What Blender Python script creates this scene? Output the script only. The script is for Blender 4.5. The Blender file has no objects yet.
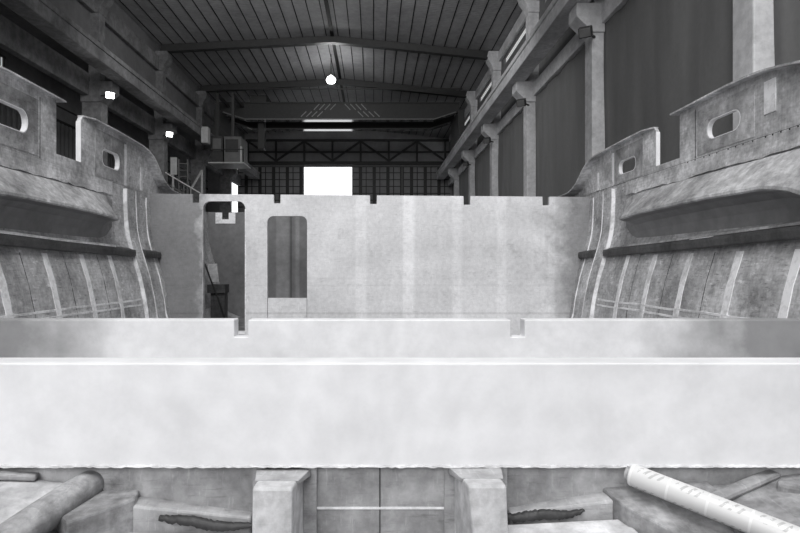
import bpy, bmesh, math, random
from mathutils import Vector
random.seed(7)
S = bpy.context.scene
COL = S.collection
H = 2.6                      # eye height above the hall floor
F = 560.0                    # focal length in pixels of the 800 px frame
XC, W = -0.075, 3.925        # hull centre line and half breadth

# ------------------------------------------------------------------ materials
def lin(v):
    v /= 255.0
    return v/12.92 if v <= 0.04045 else ((v+0.055)/1.055)**2.4

def new_mat(name):
    m = bpy.data.materials.new(name); m.use_nodes = True
    nt = m.node_tree
    b = nt.nodes['Principled BSDF']
    return m, nt, b

def mth(nt, op, a, b=None):
    n = nt.nodes.new('ShaderNodeMath'); n.operation = op
    for i, v in enumerate((a, b)):
        if v is None: continue
        if isinstance(v, (int, float)): n.inputs[i].default_value = v
        else: nt.links.new(v, n.inputs[i])
    return n.outputs[0]

def noise(nt, vec, scale, detail=6, rough=0.6, stretch=None):
    if stretch:
        mp = nt.nodes.new('ShaderNodeMapping'); mp.inputs['Scale'].default_value = stretch
        nt.links.new(vec, mp.inputs['Vector']); vec = mp.outputs[0]
    n = nt.nodes.new('ShaderNodeTexNoise')
    n.inputs['Scale'].default_value = scale; n.inputs['Detail'].default_value = detail
    n.inputs['Roughness'].default_value = rough
    nt.links.new(vec, n.inputs['Vector'])
    return n.outputs['Fac']

def remap(nt, v, lo, hi, a, b):
    n = nt.nodes.new('ShaderNodeMapRange')
    n.inputs['From Min'].default_value = lo; n.inputs['From Max'].default_value = hi
    n.inputs['To Min'].default_value = a; n.inputs['To Max'].default_value = b
    nt.links.new(v, n.inputs['Value'])
    return n.outputs[0]

def ramp(nt, v, stops, interp='LINEAR'):
    r = nt.nodes.new('ShaderNodeValToRGB'); r.color_ramp.interpolation = interp
    e = r.color_ramp.elements
    while len(e) > 1: e.remove(e[-1])
    e[0].position = stops[0][0]; e[0].color = (stops[0][1],)*3 + (1,)
    for p, c in stops[1:]:
        k = e.new(p); k.color = (c,)*3 + (1,)
    nt.links.new(v, r.inputs['Fac'])
    return r.outputs['Color']

def mottled(name, base, amp=0.25, big=1.2, fine=9.0, rough=0.6, weave=0.0, scratch=0.0, bump=0.15, spec=0.3,
            stretch=None, xbands=None, zbands=None, dirt=0.0, ends=None):
    """a neutral grey surface with cloudy mottling, fine grain, cloth weave and scratches"""
    m, nt, b = new_mat(name)
    co = nt.nodes.new('ShaderNodeTexCoord').outputs['Object']
    a = noise(nt, co, big, 6, 0.62, stretch)
    f = noise(nt, co, fine, 8, 0.65)
    v = mth(nt, 'MULTIPLY', remap(nt, a, 0.37, 0.63, 1-amp, 1+amp), remap(nt, f, 0.38, 0.62, 1-amp*0.6, 1+amp*0.6))
    height = f
    if scratch:
        s = noise(nt, co, 6, 5, 0.7, (1.0, 1.3, 9.0))
        v = mth(nt, 'MULTIPLY', v, remap(nt, s, 0.56, 0.72, 1.0, 1-scratch))
        s2 = noise(nt, co, 7, 5, 0.7, (8.0, 1.0, 1.2))
        v = mth(nt, 'MULTIPLY', v, remap(nt, s2, 0.58, 0.72, 1.0, 1+scratch))
    if dirt:
        d = noise(nt, co, 2.3, 9, 0.72)
        v = mth(nt, 'MULTIPLY', v, remap(nt, d, 0.57, 0.68, 1.0, 1-dirt))
    if weave:
        sx = nt.nodes.new('ShaderNodeSeparateXYZ'); nt.links.new(co, sx.inputs[0])
        wy = mth(nt, 'SINE', mth(nt, 'MULTIPLY', sx.outputs['Y'], 170))
        wz = mth(nt, 'SINE', mth(nt, 'MULTIPLY', sx.outputs['Z'], 150))
        wv = mth(nt, 'MULTIPLY', mth(nt, 'ADD', wy, wz), noise(nt, co, 1.5, 3))
        v = mth(nt, 'MULTIPLY', v, remap(nt, wv, -1.0, 1.0, 1-weave, 1+weave))
    for axis, bands in (('X', xbands), ('Z', zbands)):
        if not bands: continue
        sx = nt.nodes.new('ShaderNodeSeparateXYZ'); nt.links.new(co, sx.inputs[0])
        t = remap(nt, sx.outputs[axis], -4.0, 4.0, 0.0, 1.0)
        stops = [(0.0, 0.5)]
        for p0, p1, k in bands:
            e = 0.0022 if axis == 'X' else 0.0006
            q0, q1 = (p0+4)/8, (p1+4)/8
            stops += [(q0-e, 0.5), (q0+e, 0.5*k), (q1-e, 0.5*k), (q1+e, 0.5)]
        v = mth(nt, 'MULTIPLY', v, mth(nt, 'MULTIPLY', ramp(nt, t, stops), 2.0))
    if ends:                       # darker towards the ends, with a cloudy limit
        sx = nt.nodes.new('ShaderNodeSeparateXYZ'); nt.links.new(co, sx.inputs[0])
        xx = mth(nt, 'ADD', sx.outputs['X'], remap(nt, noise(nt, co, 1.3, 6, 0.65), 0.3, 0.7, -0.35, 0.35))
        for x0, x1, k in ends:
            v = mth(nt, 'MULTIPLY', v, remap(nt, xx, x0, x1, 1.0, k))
    v = mth(nt, 'MINIMUM', mth(nt, 'MULTIPLY', v, base), 0.92)
    cb = nt.nodes.new('ShaderNodeCombineColor')
    nt.links.new(v, cb.inputs[0]); nt.links.new(v, cb.inputs[1])
    nt.links.new(mth(nt, 'MULTIPLY', v, 1.02), cb.inputs[2])
    nt.links.new(cb.outputs[0], b.inputs['Base Color'])
    b.inputs['Roughness'].default_value = rough
    b.inputs['Specular IOR Level'].default_value = spec
    if bump:
        bp = nt.nodes.new('ShaderNodeBump'); bp.inputs['Strength'].default_value = bump
        bp.inputs['Distance'].default_value = 0.02
        nt.links.new(height, bp.inputs['Height']); nt.links.new(bp.outputs[0], b.inputs['Normal'])
    return m

def plain(name, c, rough=0.5, metal=0.0, spec=0.4):
    m, nt, b = new_mat(name)
    co = nt.nodes.new('ShaderNodeTexCoord').outputs['Object']
    f = noise(nt, co, 5, 5)
    v = mth(nt, 'MULTIPLY', remap(nt, f, 0.3, 0.7, 0.85, 1.15), c)
    cb = nt.nodes.new('ShaderNodeCombineColor')
    for i in range(3): nt.links.new(v, cb.inputs[i])
    nt.links.new(cb.outputs[0], b.inputs['Base Color'])
    b.inputs['Roughness'].default_value = rough; b.inputs['Metallic'].default_value = metal
    b.inputs['Specular IOR Level'].default_value = spec
    return m

def glow(name, strength, c=(1, 1, 1)):
    m, nt, b = new_mat(name)
    b.inputs['Base Color'].default_value = (0.8, 0.8, 0.8, 1)
    b.inputs['Emission Color'].default_value = c + (1,)
    b.inputs['Emission Strength'].default_value = strength
    return m

M = {}
M['white_beam'] = mottled('white_laminate', 0.76, 0.075, 1.3, 5, 0.5, bump=0.05, dirt=0.04)
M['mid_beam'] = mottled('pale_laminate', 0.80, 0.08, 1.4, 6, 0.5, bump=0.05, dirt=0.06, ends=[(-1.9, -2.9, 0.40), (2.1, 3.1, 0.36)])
bands = [(-0.33, -0.13, 1.13), (0.52, 0.72, 1.18), (1.40, 1.57, 1.14), (2.20, 2.36, 1.10), (3.10, 3.24, 1.16)]
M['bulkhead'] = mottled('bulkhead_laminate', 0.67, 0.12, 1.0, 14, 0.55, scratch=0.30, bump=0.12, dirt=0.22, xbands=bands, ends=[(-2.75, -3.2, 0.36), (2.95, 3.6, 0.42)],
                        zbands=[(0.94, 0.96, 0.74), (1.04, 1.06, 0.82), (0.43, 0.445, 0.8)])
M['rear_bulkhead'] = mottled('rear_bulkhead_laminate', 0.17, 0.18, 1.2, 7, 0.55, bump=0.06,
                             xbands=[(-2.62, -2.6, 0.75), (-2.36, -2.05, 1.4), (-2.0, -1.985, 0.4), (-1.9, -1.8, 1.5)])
M['hull'] = mottled('hull_laminate', 0.43, 0.34, 1.6, 16, 0.55, weave=0.06, scratch=0.65, bump=0.3, dirt=0.42)
M['bulwark'] = mottled('bulwark_laminate', 0.55, 0.34, 1.6, 15, 0.55, weave=0.07, scratch=0.34, bump=0.25, dirt=0.38)
M['ledge'] = mottled('ledge_laminate', 0.38, 0.40, 1.5, 10, 0.55, scratch=0.45, bump=0.35, dirt=0.4)
M['hollow'] = mottled('hollow_laminate', 0.22, 0.14, 1.3, 6, 0.5, bump=0.05, dirt=0.2)  # ledge underside, shade of the hollow put into the darker colour
M['rail'] = mottled('dark_rail', 0.075, 0.3, 2.0, 14, 0.6, scratch=0.3, bump=0.25, dirt=0.35)
M['tape'] = mottled('glass_tape', 0.80, 0.25, 3.0, 18, 0.5, bump=0.1, dirt=0.2)
M['edge'] = mottled('pale_edge', 0.86, 0.04, 3.0, 18, 0.5, bump=0.03)  # also carries the frontal light on hole rims and panel ends
M['web'] = mottled('web_laminate', 0.34, 0.32, 1.7, 8, 0.5, scratch=0.35, bump=0.2, dirt=0.4)
M['floor_lam'] = mottled('stringer_laminate', 0.28, 0.42, 2.0, 12, 0.55, weave=0.08, scratch=0.3, bump=0.3, dirt=0.3)
M['light_lam'] = mottled('pale_stringer_laminate', 0.52, 0.3, 2.5, 12, 0.5, scratch=0.15, bump=0.2, dirt=0.15)
M['recess'] = mottled('dark_recess', 0.05, 0.3, 4, 14, 0.5, bump=0.3)
M['concrete'] = mottled('concrete', 0.64, 0.18, 0.6, 5, 0.85, scratch=0.06, bump=0.08, dirt=0.12)
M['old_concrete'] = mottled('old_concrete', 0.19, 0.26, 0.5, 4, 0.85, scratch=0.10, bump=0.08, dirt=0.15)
M['panel'] = mottled('wall_panel', 0.17, 0.12, 0.4, 3, 0.8, bump=0.05)
M['gable'] = mottled('gable_sheet', 0.36, 0.12, 0.5, 3, 0.7, bump=0.05)
M['dark_panel'] = mottled('dark_wall_sheet', 0.14, 0.15, 0.5, 3, 0.7, bump=0.05)
M['floor'] = mottled('hall_floor', 0.20, 0.2, 0.3, 3, 0.7, bump=0.05)
M['roof'] = mottled('roof_sheet', 0.33, 0.14, 0.35, 3, 0.55, bump=0.03)
M['steel'] = plain('dark_steel', 0.042, 0.5)
M['seam'] = plain('black_seam', 0.012, 0.7)
M['grey_steel'] = plain('grey_steel', 0.14, 0.5)
M['pale_steel'] = plain('pale_painted_steel', 0.5, 0.5)
M['crane'] = plain('crane_paint', 0.035, 0.6)
M['gloss'] = plain('glossy_crane_paint', 0.06, 0.13, 0.0, 0.9)
M['mark'] = plain('stripe_grey', 0.22, 0.5)
M['rope'] = plain('black_hose', 0.02, 0.6)
M['lamp'] = glow('lamp_glass', 14.0)
M['clerestory'] = glow('clerestory_pane', 0.38)

# tarpaulin: dark woven sheet with slanting folds
m, nt, b = new_mat('tarpaulin')
co = nt.nodes.new('ShaderNodeTexCoord').outputs['Object']
mp = nt.nodes.new('ShaderNodeMapping'); mp.inputs['Scale'].default_value = (1, 1.0, 0.22)
mp.inputs['Rotation'].default_value = (math.radians(18), 0, 0)
nt.links.new(co, mp.inputs['Vector'])
fo = noise(nt, mp.outputs[0], 1.1, 5, 0.6)
fi = noise(nt, co, 9, 4)
v = mth(nt, 'MULTIPLY', mth(nt, 'MULTIPLY', remap(nt, fo, 0.3, 0.7, 0.85, 1.15), remap(nt, fi, 0.3, 0.7, 0.95, 1.05)), 0.19)
cb = nt.nodes.new('ShaderNodeCombineColor')
for i in range(3): nt.links.new(v, cb.inputs[i])
nt.links.new(cb.outputs[0], b.inputs['Base Color']); b.inputs['Roughness'].default_value = 0.65
bp = nt.nodes.new('ShaderNodeBump'); bp.inputs['Strength'].default_value = 0.5; bp.inputs['Distance'].default_value = 0.06
nt.links.new(fo, bp.inputs['Height']); nt.links.new(bp.outputs[0], b.inputs['Normal'])
M['tarp'] = m

# ------------------------------------------------------------------ mesh building
class MB:
    def __init__(self): self.v, self.f, self.mi = [], [], []
    def add(self, vs, fs, mi=0):
        o = len(self.v); self.v += [tuple(p) for p in vs]
        self.f += [tuple(i+o for i in f) for f in fs]; self.mi += [mi]*len(fs)
        return self
    def box(self, x0, x1, y0, y1, z0, z1, mi=0):
        vs = [(x, y, z) for x in (x0, x1) for y in (y0, y1) for z in (z0, z1)]
        return self.add(vs, [(0,1,3,2), (4,6,7,5), (0,4,5,1), (2,3,7,6), (0,2,6,4), (1,5,7,3)], mi)
    def hexa(self, p, mi=0):            # 8 corners: bottom four then top four
        return self.add(p, [(3,2,1,0), (4,5,6,7), (0,1,5,4), (1,2,6,5), (2,3,7,6), (3,0,4,7)], mi)
    def bar(self, a, b, w, h, mi=0, up=(0, 0, 1)):
        a, b = Vector(a), Vector(b); d = (b-a).normalized(); up = Vector(up)
        if abs(d.dot(up)) > 0.98: up = Vector((0, 1, 0))
        s = d.cross(up).normalized()*w/2; u = s.cross(d).normalized()*h/2
        q = [a-s-u, a+s-u, b+s-u, b-s-u, a-s+u, a+s+u, b+s+u, b-s+u]
        return self.hexa(q, mi)
    def tube(self, pts, r, n=12, mi=0, cap=True):
        pts = [Vector(p) for p in pts]; rings = []
        rs = r if isinstance(r, (list, tuple)) else [r]*len(pts)
        for i, p in enumerate(pts):
            d = (pts[min(i+1, len(pts)-1)]-pts[max(i-1, 0)]).normalized()
            up = Vector((0, 0, 1)) if abs(d.z) < 0.95 else Vector((0, 1, 0))
            s = d.cross(up).normalized(); u = s.cross(d)
            rings.append([p + (s*math.cos(2*math.pi*k/n) + u*math.sin(2*math.pi*k/n))*rs[i] for k in range(n)])
        self.loft(rings, mi, cap)
        return self
    def loft(self, rings, mi=0, cap=True):
        n = len(rings[0]); o = []
        vs = [q for r in rings for q in r]; fs = []
        for i in range(len(rings)-1):
            for k in range(n):
                a, b = i*n+k, i*n+(k+1) % n
                fs.append((a, b, b+n, a+n))
        if cap:
            fs.append(tuple(range(n-1, -1, -1))); fs.append(tuple((len(rings)-1)*n+k for k in range(n)))
        return self.add(vs, fs, mi)
    def plate(self, outer, holes, fn0, fn1, mi=0):   # flat outline with holes, given thickness by two mappings
        bm = bmesh.new(); loops = []
        for lp in [outer]+holes:
            vs = [bm.verts.new((p[0], p[1], 0)) for p in lp]
            for i in range(len(vs)): bm.edges.new((vs[i], vs[(i+1) % len(vs)]))
            loops.append(vs)
        bm.verts.index_update()
        bmesh.ops.triangle_fill(bm, use_beauty=True, use_dissolve=False, edges=bm.edges[:])
        bm.verts.ensure_lookup_table()
        P = [(q.co.x, q.co.y) for q in bm.verts]; n = len(P)
        tris = [[q.index for q in f.verts] for f in bm.faces]
        fs = [tuple(t) for t in tris] + [tuple(i+n for i in reversed(t)) for t in tris]
        for vs in loops:
            ids = [q.index for q in vs]
            for i in range(len(ids)):
                a, b = ids[i], ids[(i+1) % len(ids)]
                fs.append((a, b, b+n, a+n))
        bm.free()
        return self.add([fn0(*p) for p in P]+[fn1(*p) for p in P], fs, mi)
    def build(self, name, mats, parent=None, loc=None, bevel=0.0, smooth=False, seg=2):
        me = bpy.data.meshes.new(name)
        base = Vector(parent['_w']) if parent is not None else Vector(loc or (0, 0, 0))
        off = Vector((0, 0, H))
        me.from_pydata([Vector(p)+off-base for p in self.v], [], self.f)
        if not isinstance(mats, (list, tuple)): mats = [mats]
        for mt in mats: me.materials.append(M[mt])
        for p, i in zip(me.polygons, self.mi): p.material_index = i
        bm = bmesh.new(); bm.from_mesh(me)
        bmesh.ops.remove_doubles(bm, verts=bm.verts, dist=1e-5)
        bmesh.ops.recalc_face_normals(bm, faces=bm.faces)
        bm.to_mesh(me); bm.free()
        if smooth:
            me.shade_smooth()
        o = bpy.data.objects.new(name, me); COL.objects.link(o)
        if parent is not None: o.parent = parent; 
        o.location = (0, 0, 0) if parent is not None else base
        if parent is not None and parent.type != 'EMPTY':
            o.location = (0, 0, 0)
        o['_w'] = tuple(base)
        if bevel:
            bv = o.modifiers.new('edge', 'BEVEL'); bv.width = bevel; bv.segments = seg; bv.limit_method = 'ANGLE'
        return o

def tag(o, label, cat, group=None):
    o['label'] = label; o['category'] = cat; o['kind'] = 'thing'
    if group: o['group'] = group
    return o
def thing(name, label, cat, loc, group=None):
    o = bpy.data.objects.new(name, None); COL.objects.link(o)
    o.empty_display_size = 0.2
    l = Vector(loc)+Vector((0, 0, H)); o.location = l; o['_w'] = tuple(l)
    return tag(o, label, cat, group)
def struct(o):
    o['kind'] = 'structure'; return o
def single(mb, name, mats, label, cat, loc, group=None, **kw):
    o = mb.build(name, mats, None, Vector(loc)+Vector((0, 0, H)), **kw)
    return tag(o, label, cat, group)
def dup(root, delta, label, group=None):
    def rec(o, par):
        c = o.copy(); COL.objects.link(c); c.parent = par
        for ch in list(o.children): rec(ch, c)
        return c
    r = rec(root, None); r.location = Vector(root.location)+Vector(delta); r['label'] = label
    r['_w'] = tuple(r.location)
    return r
def lerp(pts, x):
    if x <= pts[0][0]: return pts[0][1]
    for (a, b), (c, d) in zip(pts, pts[1:]):
        if x <= c: return b+(d-b)*(x-a)/(c-a)
    return pts[-1][1]
def rrect(x0, x1, z0, z1, r, top_only=False, n=6):
    pts = []
    cs = [(x1-r, z1-r, 0), (x0+r, z1-r, 90)]
    cs += [] if top_only else [(x0+r, z0+r, 180), (x1-r, z0+r, 270)]
    for cx, cz, a in cs:
        for k in range(n+1):
            t = math.radians(a+90*k/n); pts.append((cx+r*math.cos(t), cz+r*math.sin(t)))
    if top_only: pts += [(x0, z0), (x1, z0)]
    return pts

# ------------------------------------------------------------------ the hall
FZ = -H
Y0, Y1 = -12.0, 58.8
struct(MB().box(-18, 9, Y0, 75, FZ-0.2, FZ).build('floor', 'floor'))
RX, EZ = -2.6, 13.35
c = MB()
def roof_z(x): return 14.35 - (0.05 if x < RX else 0.098)*abs(x-RX)
for x0, x1 in ((-13.6, RX), (RX, 8.4)):
    q = []
    for z in (0.0, 0.12):
        q += [(x0, Y0, roof_z(x0)+z), (x1, Y0, roof_z(x1)+z), (x1, Y1, roof_z(x1)+z), (x0, Y1, roof_z(x0)+z)]
    c.hexa(q)
k = 0
x = RX-0.37
for sgn in (-1, 1):
    for k in range(15):
        x = RX+sgn*(0.37+0.735*k)
        if not -13.4 < x < 8.2: continue
        z = roof_z(x)
        c.box(x-0.026, x+0.026, Y0, Y1, z-0.035, z+0.02, 1)
c.box(RX-0.10, RX+0.10, Y0, Y1, roof_z(RX)-0.12, roof_z(RX), 1)
y = 24.0                                   # fine cross corrugation of the sheets
for sgn in (-1, 1):
    xe = -13.5 if sgn < 0 else 8.3
    y = 27.0
    while y < 50:
        c.add([(RX, y, roof_z(RX)-0.001), (RX, y+0.10, roof_z(RX)-0.022), (RX, y+0.2, roof_z(RX)-0.001),
               (xe, y, roof_z(xe)-0.001), (xe, y+0.10, roof_z(xe)-0.022), (xe, y+0.2, roof_z(xe)-0.001)], [(0,1,4,3), (1,2,5,4)])
        y += 0.2
struct(c.build('ceiling', ['roof', 'seam']))
# aisle beyond the left columns
w = MB().box(-17.7, -17.5, Y0, Y1, FZ, 10.4)
y = 4.0
while y < 58:                              # upright ribs of the sheet cladding
    w.box(-17.5, -17.42, y, y+0.17, FZ, 7.9, 1); y += 0.42
w.box(-17.5, -17.44, Y0, Y1, 7.9, 8.05, 2)
w.box(-17.5, -17.46, Y0, Y1, 8.75, 8.83, 2)
w.box(-17.7, -13.6, Y0, Y1, 10.2, 10.4, 0)
struct(w.build('wall_left', ['dark_panel', 'panel', 'seam']))
w = MB().box(-13.75, -13.6, Y0, Y1, 10.0, roof_z(-13.6)+0.1)
struct(w.build('trim_1', 'panel'))
w = MB().box(8.25, 8.4, Y0, Y1, FZ, 8.6).box(7.9, 8.4, Y0, Y1, 8.5, 12.1).box(7.9, 8.4, Y0, Y1, 12.5, 13.3)
for k in range(-2, 7): w.box(7.9, 8.4, 10.8+8*k-0.9, 10.8+8*k+1.2, 12.1, 12.5)
struct(w.build('wall_right', 'panel'))
struct(MB().box(-18, 9, Y0-0.2, Y0, FZ, 14.6).build('wall_near', 'panel'))
for i, k in enumerate((2, 3, 4)):
    o = struct(MB().box(8.0, 8.06, 10.8+8*k+1.2, 18.8+8*k-0.9, 12.1, 12.5).build('window_%d' % (i+1), 'clerestory'))

# gable wall with the tall doorways
D0, D1, DZ = -7.35, -2.31, 10.4
w = MB()
w.box(-18, 9, Y1, Y1+0.2, DZ, 14.6)
w.box(-18, -15.4, Y1, Y1+0.2, FZ, DZ)
w.box(8, 9, Y1, Y1+0.2, FZ, DZ)
struct(w.build('wall_far', 'gable'))
def leaf(n, x0, x1):
    d = MB().box(x0, x1, Y1+0.02, Y1+0.12, FZ, DZ)
    o = struct(d.build('door_%d' % n, 'gable'))
    fr = MB()
    x = x0; kk = 0
    while x < x1-0.05:
        wd = 0.34 if kk % 2 else 0.09
        fr.box(x, min(x+wd, x1), Y1-0.06, Y1+0.02, FZ, DZ); x += 0.72; kk += 1
    z = FZ
    while z < DZ:
        fr.box(x0, x1, Y1-0.05, Y1+0.02, z, z+0.08); z += 0.72
    fr.build('door_frame', 'steel', o)
    return o
leaf(1, -14.3, D0); leaf(2, D1, 2.85); leaf(3, 3.05, 8.0)
w = MB().box(2.85, 3.05, Y1-0.12, Y1+0.05, FZ, DZ)
struct(w.build('trim_2', 'grey_steel'))
w = MB().box(-15.6, 8.2, Y1-0.35, Y1-0.03, DZ+0.12, DZ+0.42).box(-15.6, 8.2, Y1-0.28, Y1-0.03, DZ-0.14, DZ-0.02, 1)
struct(w.build('trim_3', ['steel', 'grey_steel']))
t = MB()                                   # lattice girder across the gable
t.box(-13.4, 7.9, Y1-0.3, Y1-0.05, 11.75, 11.9); t.box(-13.4, 7.9, Y1-0.3, Y1-0.05, 12.95, 13.15)
x = -13.2; k = 0
while x < 7.7:
    t.box(x-0.1, x+0.1, Y1-0.28, Y1-0.05, DZ+0.4, 13.0)
    if x < 5: t.bar((x, Y1-0.17, DZ+0.5 if k % 2 else 12.95), (x+2.95, Y1-0.17, 12.95 if k % 2 else DZ+0.5), 0.16, 0.2)
    x += 2.95; k += 1
single(t, 'lattice_girder', 'steel', 'dark steel lattice girder across the far gable above the tall doors', 'girder', (RX, Y1-0.2, DZ+0.4))

# columns
YK = [10.8+8*k for k in range(6)]
def column(sgn, xi, y, mat, name_label, group, wd_=0.5):
    """xi: inner face; sgn +1 right row, -1 left row"""
    o = thing('concrete_column', name_label, 'column', (xi+sgn*0.25, y+0.32, FZ), group)
    xa, xb = sorted((xi, xi+sgn*wd_))
    MB().box(xa, xb, y, y+0.65, FZ, 8.0).build('shaft', mat, o, bevel=0.03)
    x2 = xi-sgn*0.54; x3 = xi+sgn*(wd_+0.03)
    pr = [(x3, 7.8), (xi+sgn*0.0, 7.8), (x2, 8.33), (x2, 8.78), (x3, 8.78)]
    MB().plate(pr, [], lambda a, b: (a, y-0.08, b), lambda a, b: (a, y+0.73, b)).build('corbel', mat, o, bevel=0.03)
    xu0, xu1 = sorted((xi+sgn*0.1, xi+sgn*0.65))
    MB().box(xu0, xu1, y+0.05, y+0.6, 8.78, 12.5).build('upper_shaft', mat, o, bevel=0.03)
    head = [(xi-sgn*0.22, 12.75), (xi-sgn*0.28, 13.0), (xi-sgn*0.2, 13.3), (xi+sgn*0.7, 13.3), (xi+sgn*0.7, 12.1), (xi+sgn*0.08, 12.1), (xi-sgn*0.02, 12.45)]
    MB().plate(head, [], lambda a, b: (a, y-0.05, b), lambda a, b: (a, y+0.7, b)).build('column_head', mat, o, bevel=0.03)
    return o
ordr = ['nearest of the right-hand row, pale and just above the hull notch', 'second along the right-hand row, beside the s-shaped bulwark end',
        'third along the right-hand row between dark sheets', 'fourth along the right-hand row between dark sheets',
        'fifth along the right-hand row, seen above the bulkhead', 'last of the right-hand row under the crane beam end']
for k, y in enumerate(YK):
    column(1, 7.32, y, 'concrete', 'concrete column ' + ordr[k], 'right concrete columns')
ordl = {2: 'nearest on the left, beside the brighter larger floodlight', 3: 'second on the left, beside the smaller floodlight',
        4: 'on the left behind the ladder and white pole', 5: 'farthest on the left beside the narrow bright door gap'}
for k in (2, 3, 4, 5):
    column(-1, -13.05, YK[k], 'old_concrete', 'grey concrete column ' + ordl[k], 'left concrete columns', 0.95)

# runway, tie and eave beams
def long_beam(name, x0, x1, z0, z1, y0, y1, mat, label, flange=True):
    b = MB().box(x0, x1, y0, y1, z0, z1)
    if flange:
        c = (x0+x1)/2; o = 1 if c > 0 else -1
        b.box(min(x0, x1)-0.06, max(x0, x1)+0.06, y0, y1, z1-0.22, z1)
    o = single(b, name, mat, label, 'beam', ((x0+x1)/2, (y0+y1)/2, z0), bevel=0.03)
    return o
long_beam('runway_beam', 6.45, 7.22, 8.78, 9.5, -10, 57.5, 'concrete', 'long concrete crane runway beam along the right columns')
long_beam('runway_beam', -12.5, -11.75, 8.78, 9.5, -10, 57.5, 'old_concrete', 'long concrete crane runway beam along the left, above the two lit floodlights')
single(MB().box(6.64, 6.76, -10, 57.4, 9.5, 9.6), 'crane_rail', 'grey_steel', 'thin steel rail on top of the right runway beam', 'rail', (6.7, 20, 9.5))
single(MB().box(-12.1, -11.98, -10, 57.4, 9.5, 9.6), 'crane_rail', 'grey_steel', 'thin steel rail on top of the left runway beam', 'rail', (-12, 20, 9.5))
long_beam('tie_beam', 7.6, 7.82, 8.08, 8.72, -10, 57.5, 'concrete', 'concrete tie beam above the dark sheets on the right', False)
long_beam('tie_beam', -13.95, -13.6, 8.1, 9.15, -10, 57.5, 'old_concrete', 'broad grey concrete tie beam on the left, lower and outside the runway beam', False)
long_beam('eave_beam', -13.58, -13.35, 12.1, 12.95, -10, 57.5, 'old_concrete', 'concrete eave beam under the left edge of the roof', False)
long_beam('eave_beam', 7.72, 7.9, 12.62, 13.25, -10, 57.5, 'concrete', 'concrete eave beam under the right edge of the roof', False)

# roof beams
for k, lab in ((3, 'dark pitched roof beam nearest the viewer'), (4, 'dark pitched roof beam behind the round lamp'), (5, 'farthest dark pitched roof beam, behind the crane')):
    y = YK[k]
    pr = [(-13.3, roof_z(-13.3)-0.52), (RX, roof_z(RX)-0.46), (7.9, roof_z(7.9)-0.52), (7.9, roof_z(7.9)-0.08), (RX, roof_z(RX)-0.05), (-13.3, roof_z(-13.3)-0.08)]
    o = MB().plate(pr, [], lambda a, b: (a, y+0.08, b), lambda a, b: (a, y+0.3, b))
    for (a, za), (bx, zb) in (((-13.3, roof_z(-13.3)-0.52), (RX, roof_z(RX)-0.46)), ((RX, roof_z(RX)-0.46), (7.9, roof_z(7.9)-0.52))):
        o.bar((a, y+0.19, za), (bx, y+0.19, zb), 0.4, 0.06)
    single(o, 'roof_beam', 'steel', lab, 'roof beam', (RX, y, 13.8), 'pitched roof beams')

# tarpaulins on the right
tl = ['dark grey sheet at the right frame edge beyond the nearest column', 'large dark grey sheet hung between the two nearest right columns', 'dark grey sheet between the second and third right columns',
      'dark grey sheet between the third and fourth right columns', 'narrow grey sheet between the fourth and fifth right columns', 'narrowest grey sheet beside the last right column']
for k, lab in enumerate(tl):
    ya, yb = (YK[k]-8+0.66, YK[k]-0.01)
    b = MB(); n, mz = 26, 14; g0, g1 = [], []
    for i in range(n+1):
        for j in range(mz+1):
            y = ya+(yb-ya)*i/n; z = FZ+0.05+(8.06-FZ)*j/mz
            dx = 0.035*math.sin(3.1*y+0.5*z)+0.02*math.sin(7.3*y-0.9*z)
            g0.append((7.75+dx, y, z)); g1.append((7.77+dx, y, z))
    L = len(g0); fs = []
    for i in range(n):
        for j in range(mz):
            a = i*(mz+1)+j; q = (a, a+1, a+mz+2, a+mz+1)
            fs.append(q); fs.append(tuple(t+L for t in reversed(q)))
    rim = [j for j in range(mz+1)] + [i*(mz+1)+mz for i in range(1, n+1)] + [n*(mz+1)+j for j in range(mz-1, -1, -1)] + [i*(mz+1) for i in range(n-1, 0, -1)]
    for a, c in zip(rim, rim[1:]+rim[:1]): fs.append((a, c, c+L, a+L))
    b.add(g0+g1, fs)
    single(b, 'hanging_sheet', 'tarp', lab, 'sheet', (7.76, (ya+yb)/2, FZ), 'dark sheets on the right', smooth=True)

# floodlights
def floodlight(x, y, z, sgn, lit, label, xc, yc):
    o = thing('floodlight', label, 'floodlight', (x, y, z), 'column floodlights')
    MB().bar((xc, yc, z+0.02), (x+sgn*0.1, y+0.05, z+0.02), 0.06, 0.06).build('bracket', 'steel', o)
    a = Vector((x, y, z)); fwd = Vector((-sgn*0.45, -0.75, -0.5)).normalized()
    MB().bar(a+fwd*0.05, a-fwd*0.18, 0.42, 0.34).build('housing', 'steel' if not lit else 'grey_steel', o, bevel=0.03)
    MB().bar(a+fwd*0.05, a+fwd*0.09, 0.36, 0.28).build('lens', 'lamp' if lit else 'grey_steel', o, bevel=0.02)
    return o
floodlight(-12.5, 26.5, 8.05, -1, True, 'lit floodlight on the nearest left column, the larger bright lamp', -13.1, 26.78)
floodlight(-12.5, 34.2, 8.0, -1, True, 'smaller lit floodlight on the second left column', -13.1, 34.78)
rl = ['unlit floodlight under the corbel of the second right column', 'unlit floodlight under the corbel of the third right column',
      'unlit floodlight under the corbel of the fourth right column', 'unlit floodlight under the corbel of the fifth right column']
for k, lab in enumerate(rl):
    floodlight(6.92, 18.35+8*k, 7.62, 1, False, lab, 7.4, 18.78+8*k)

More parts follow.
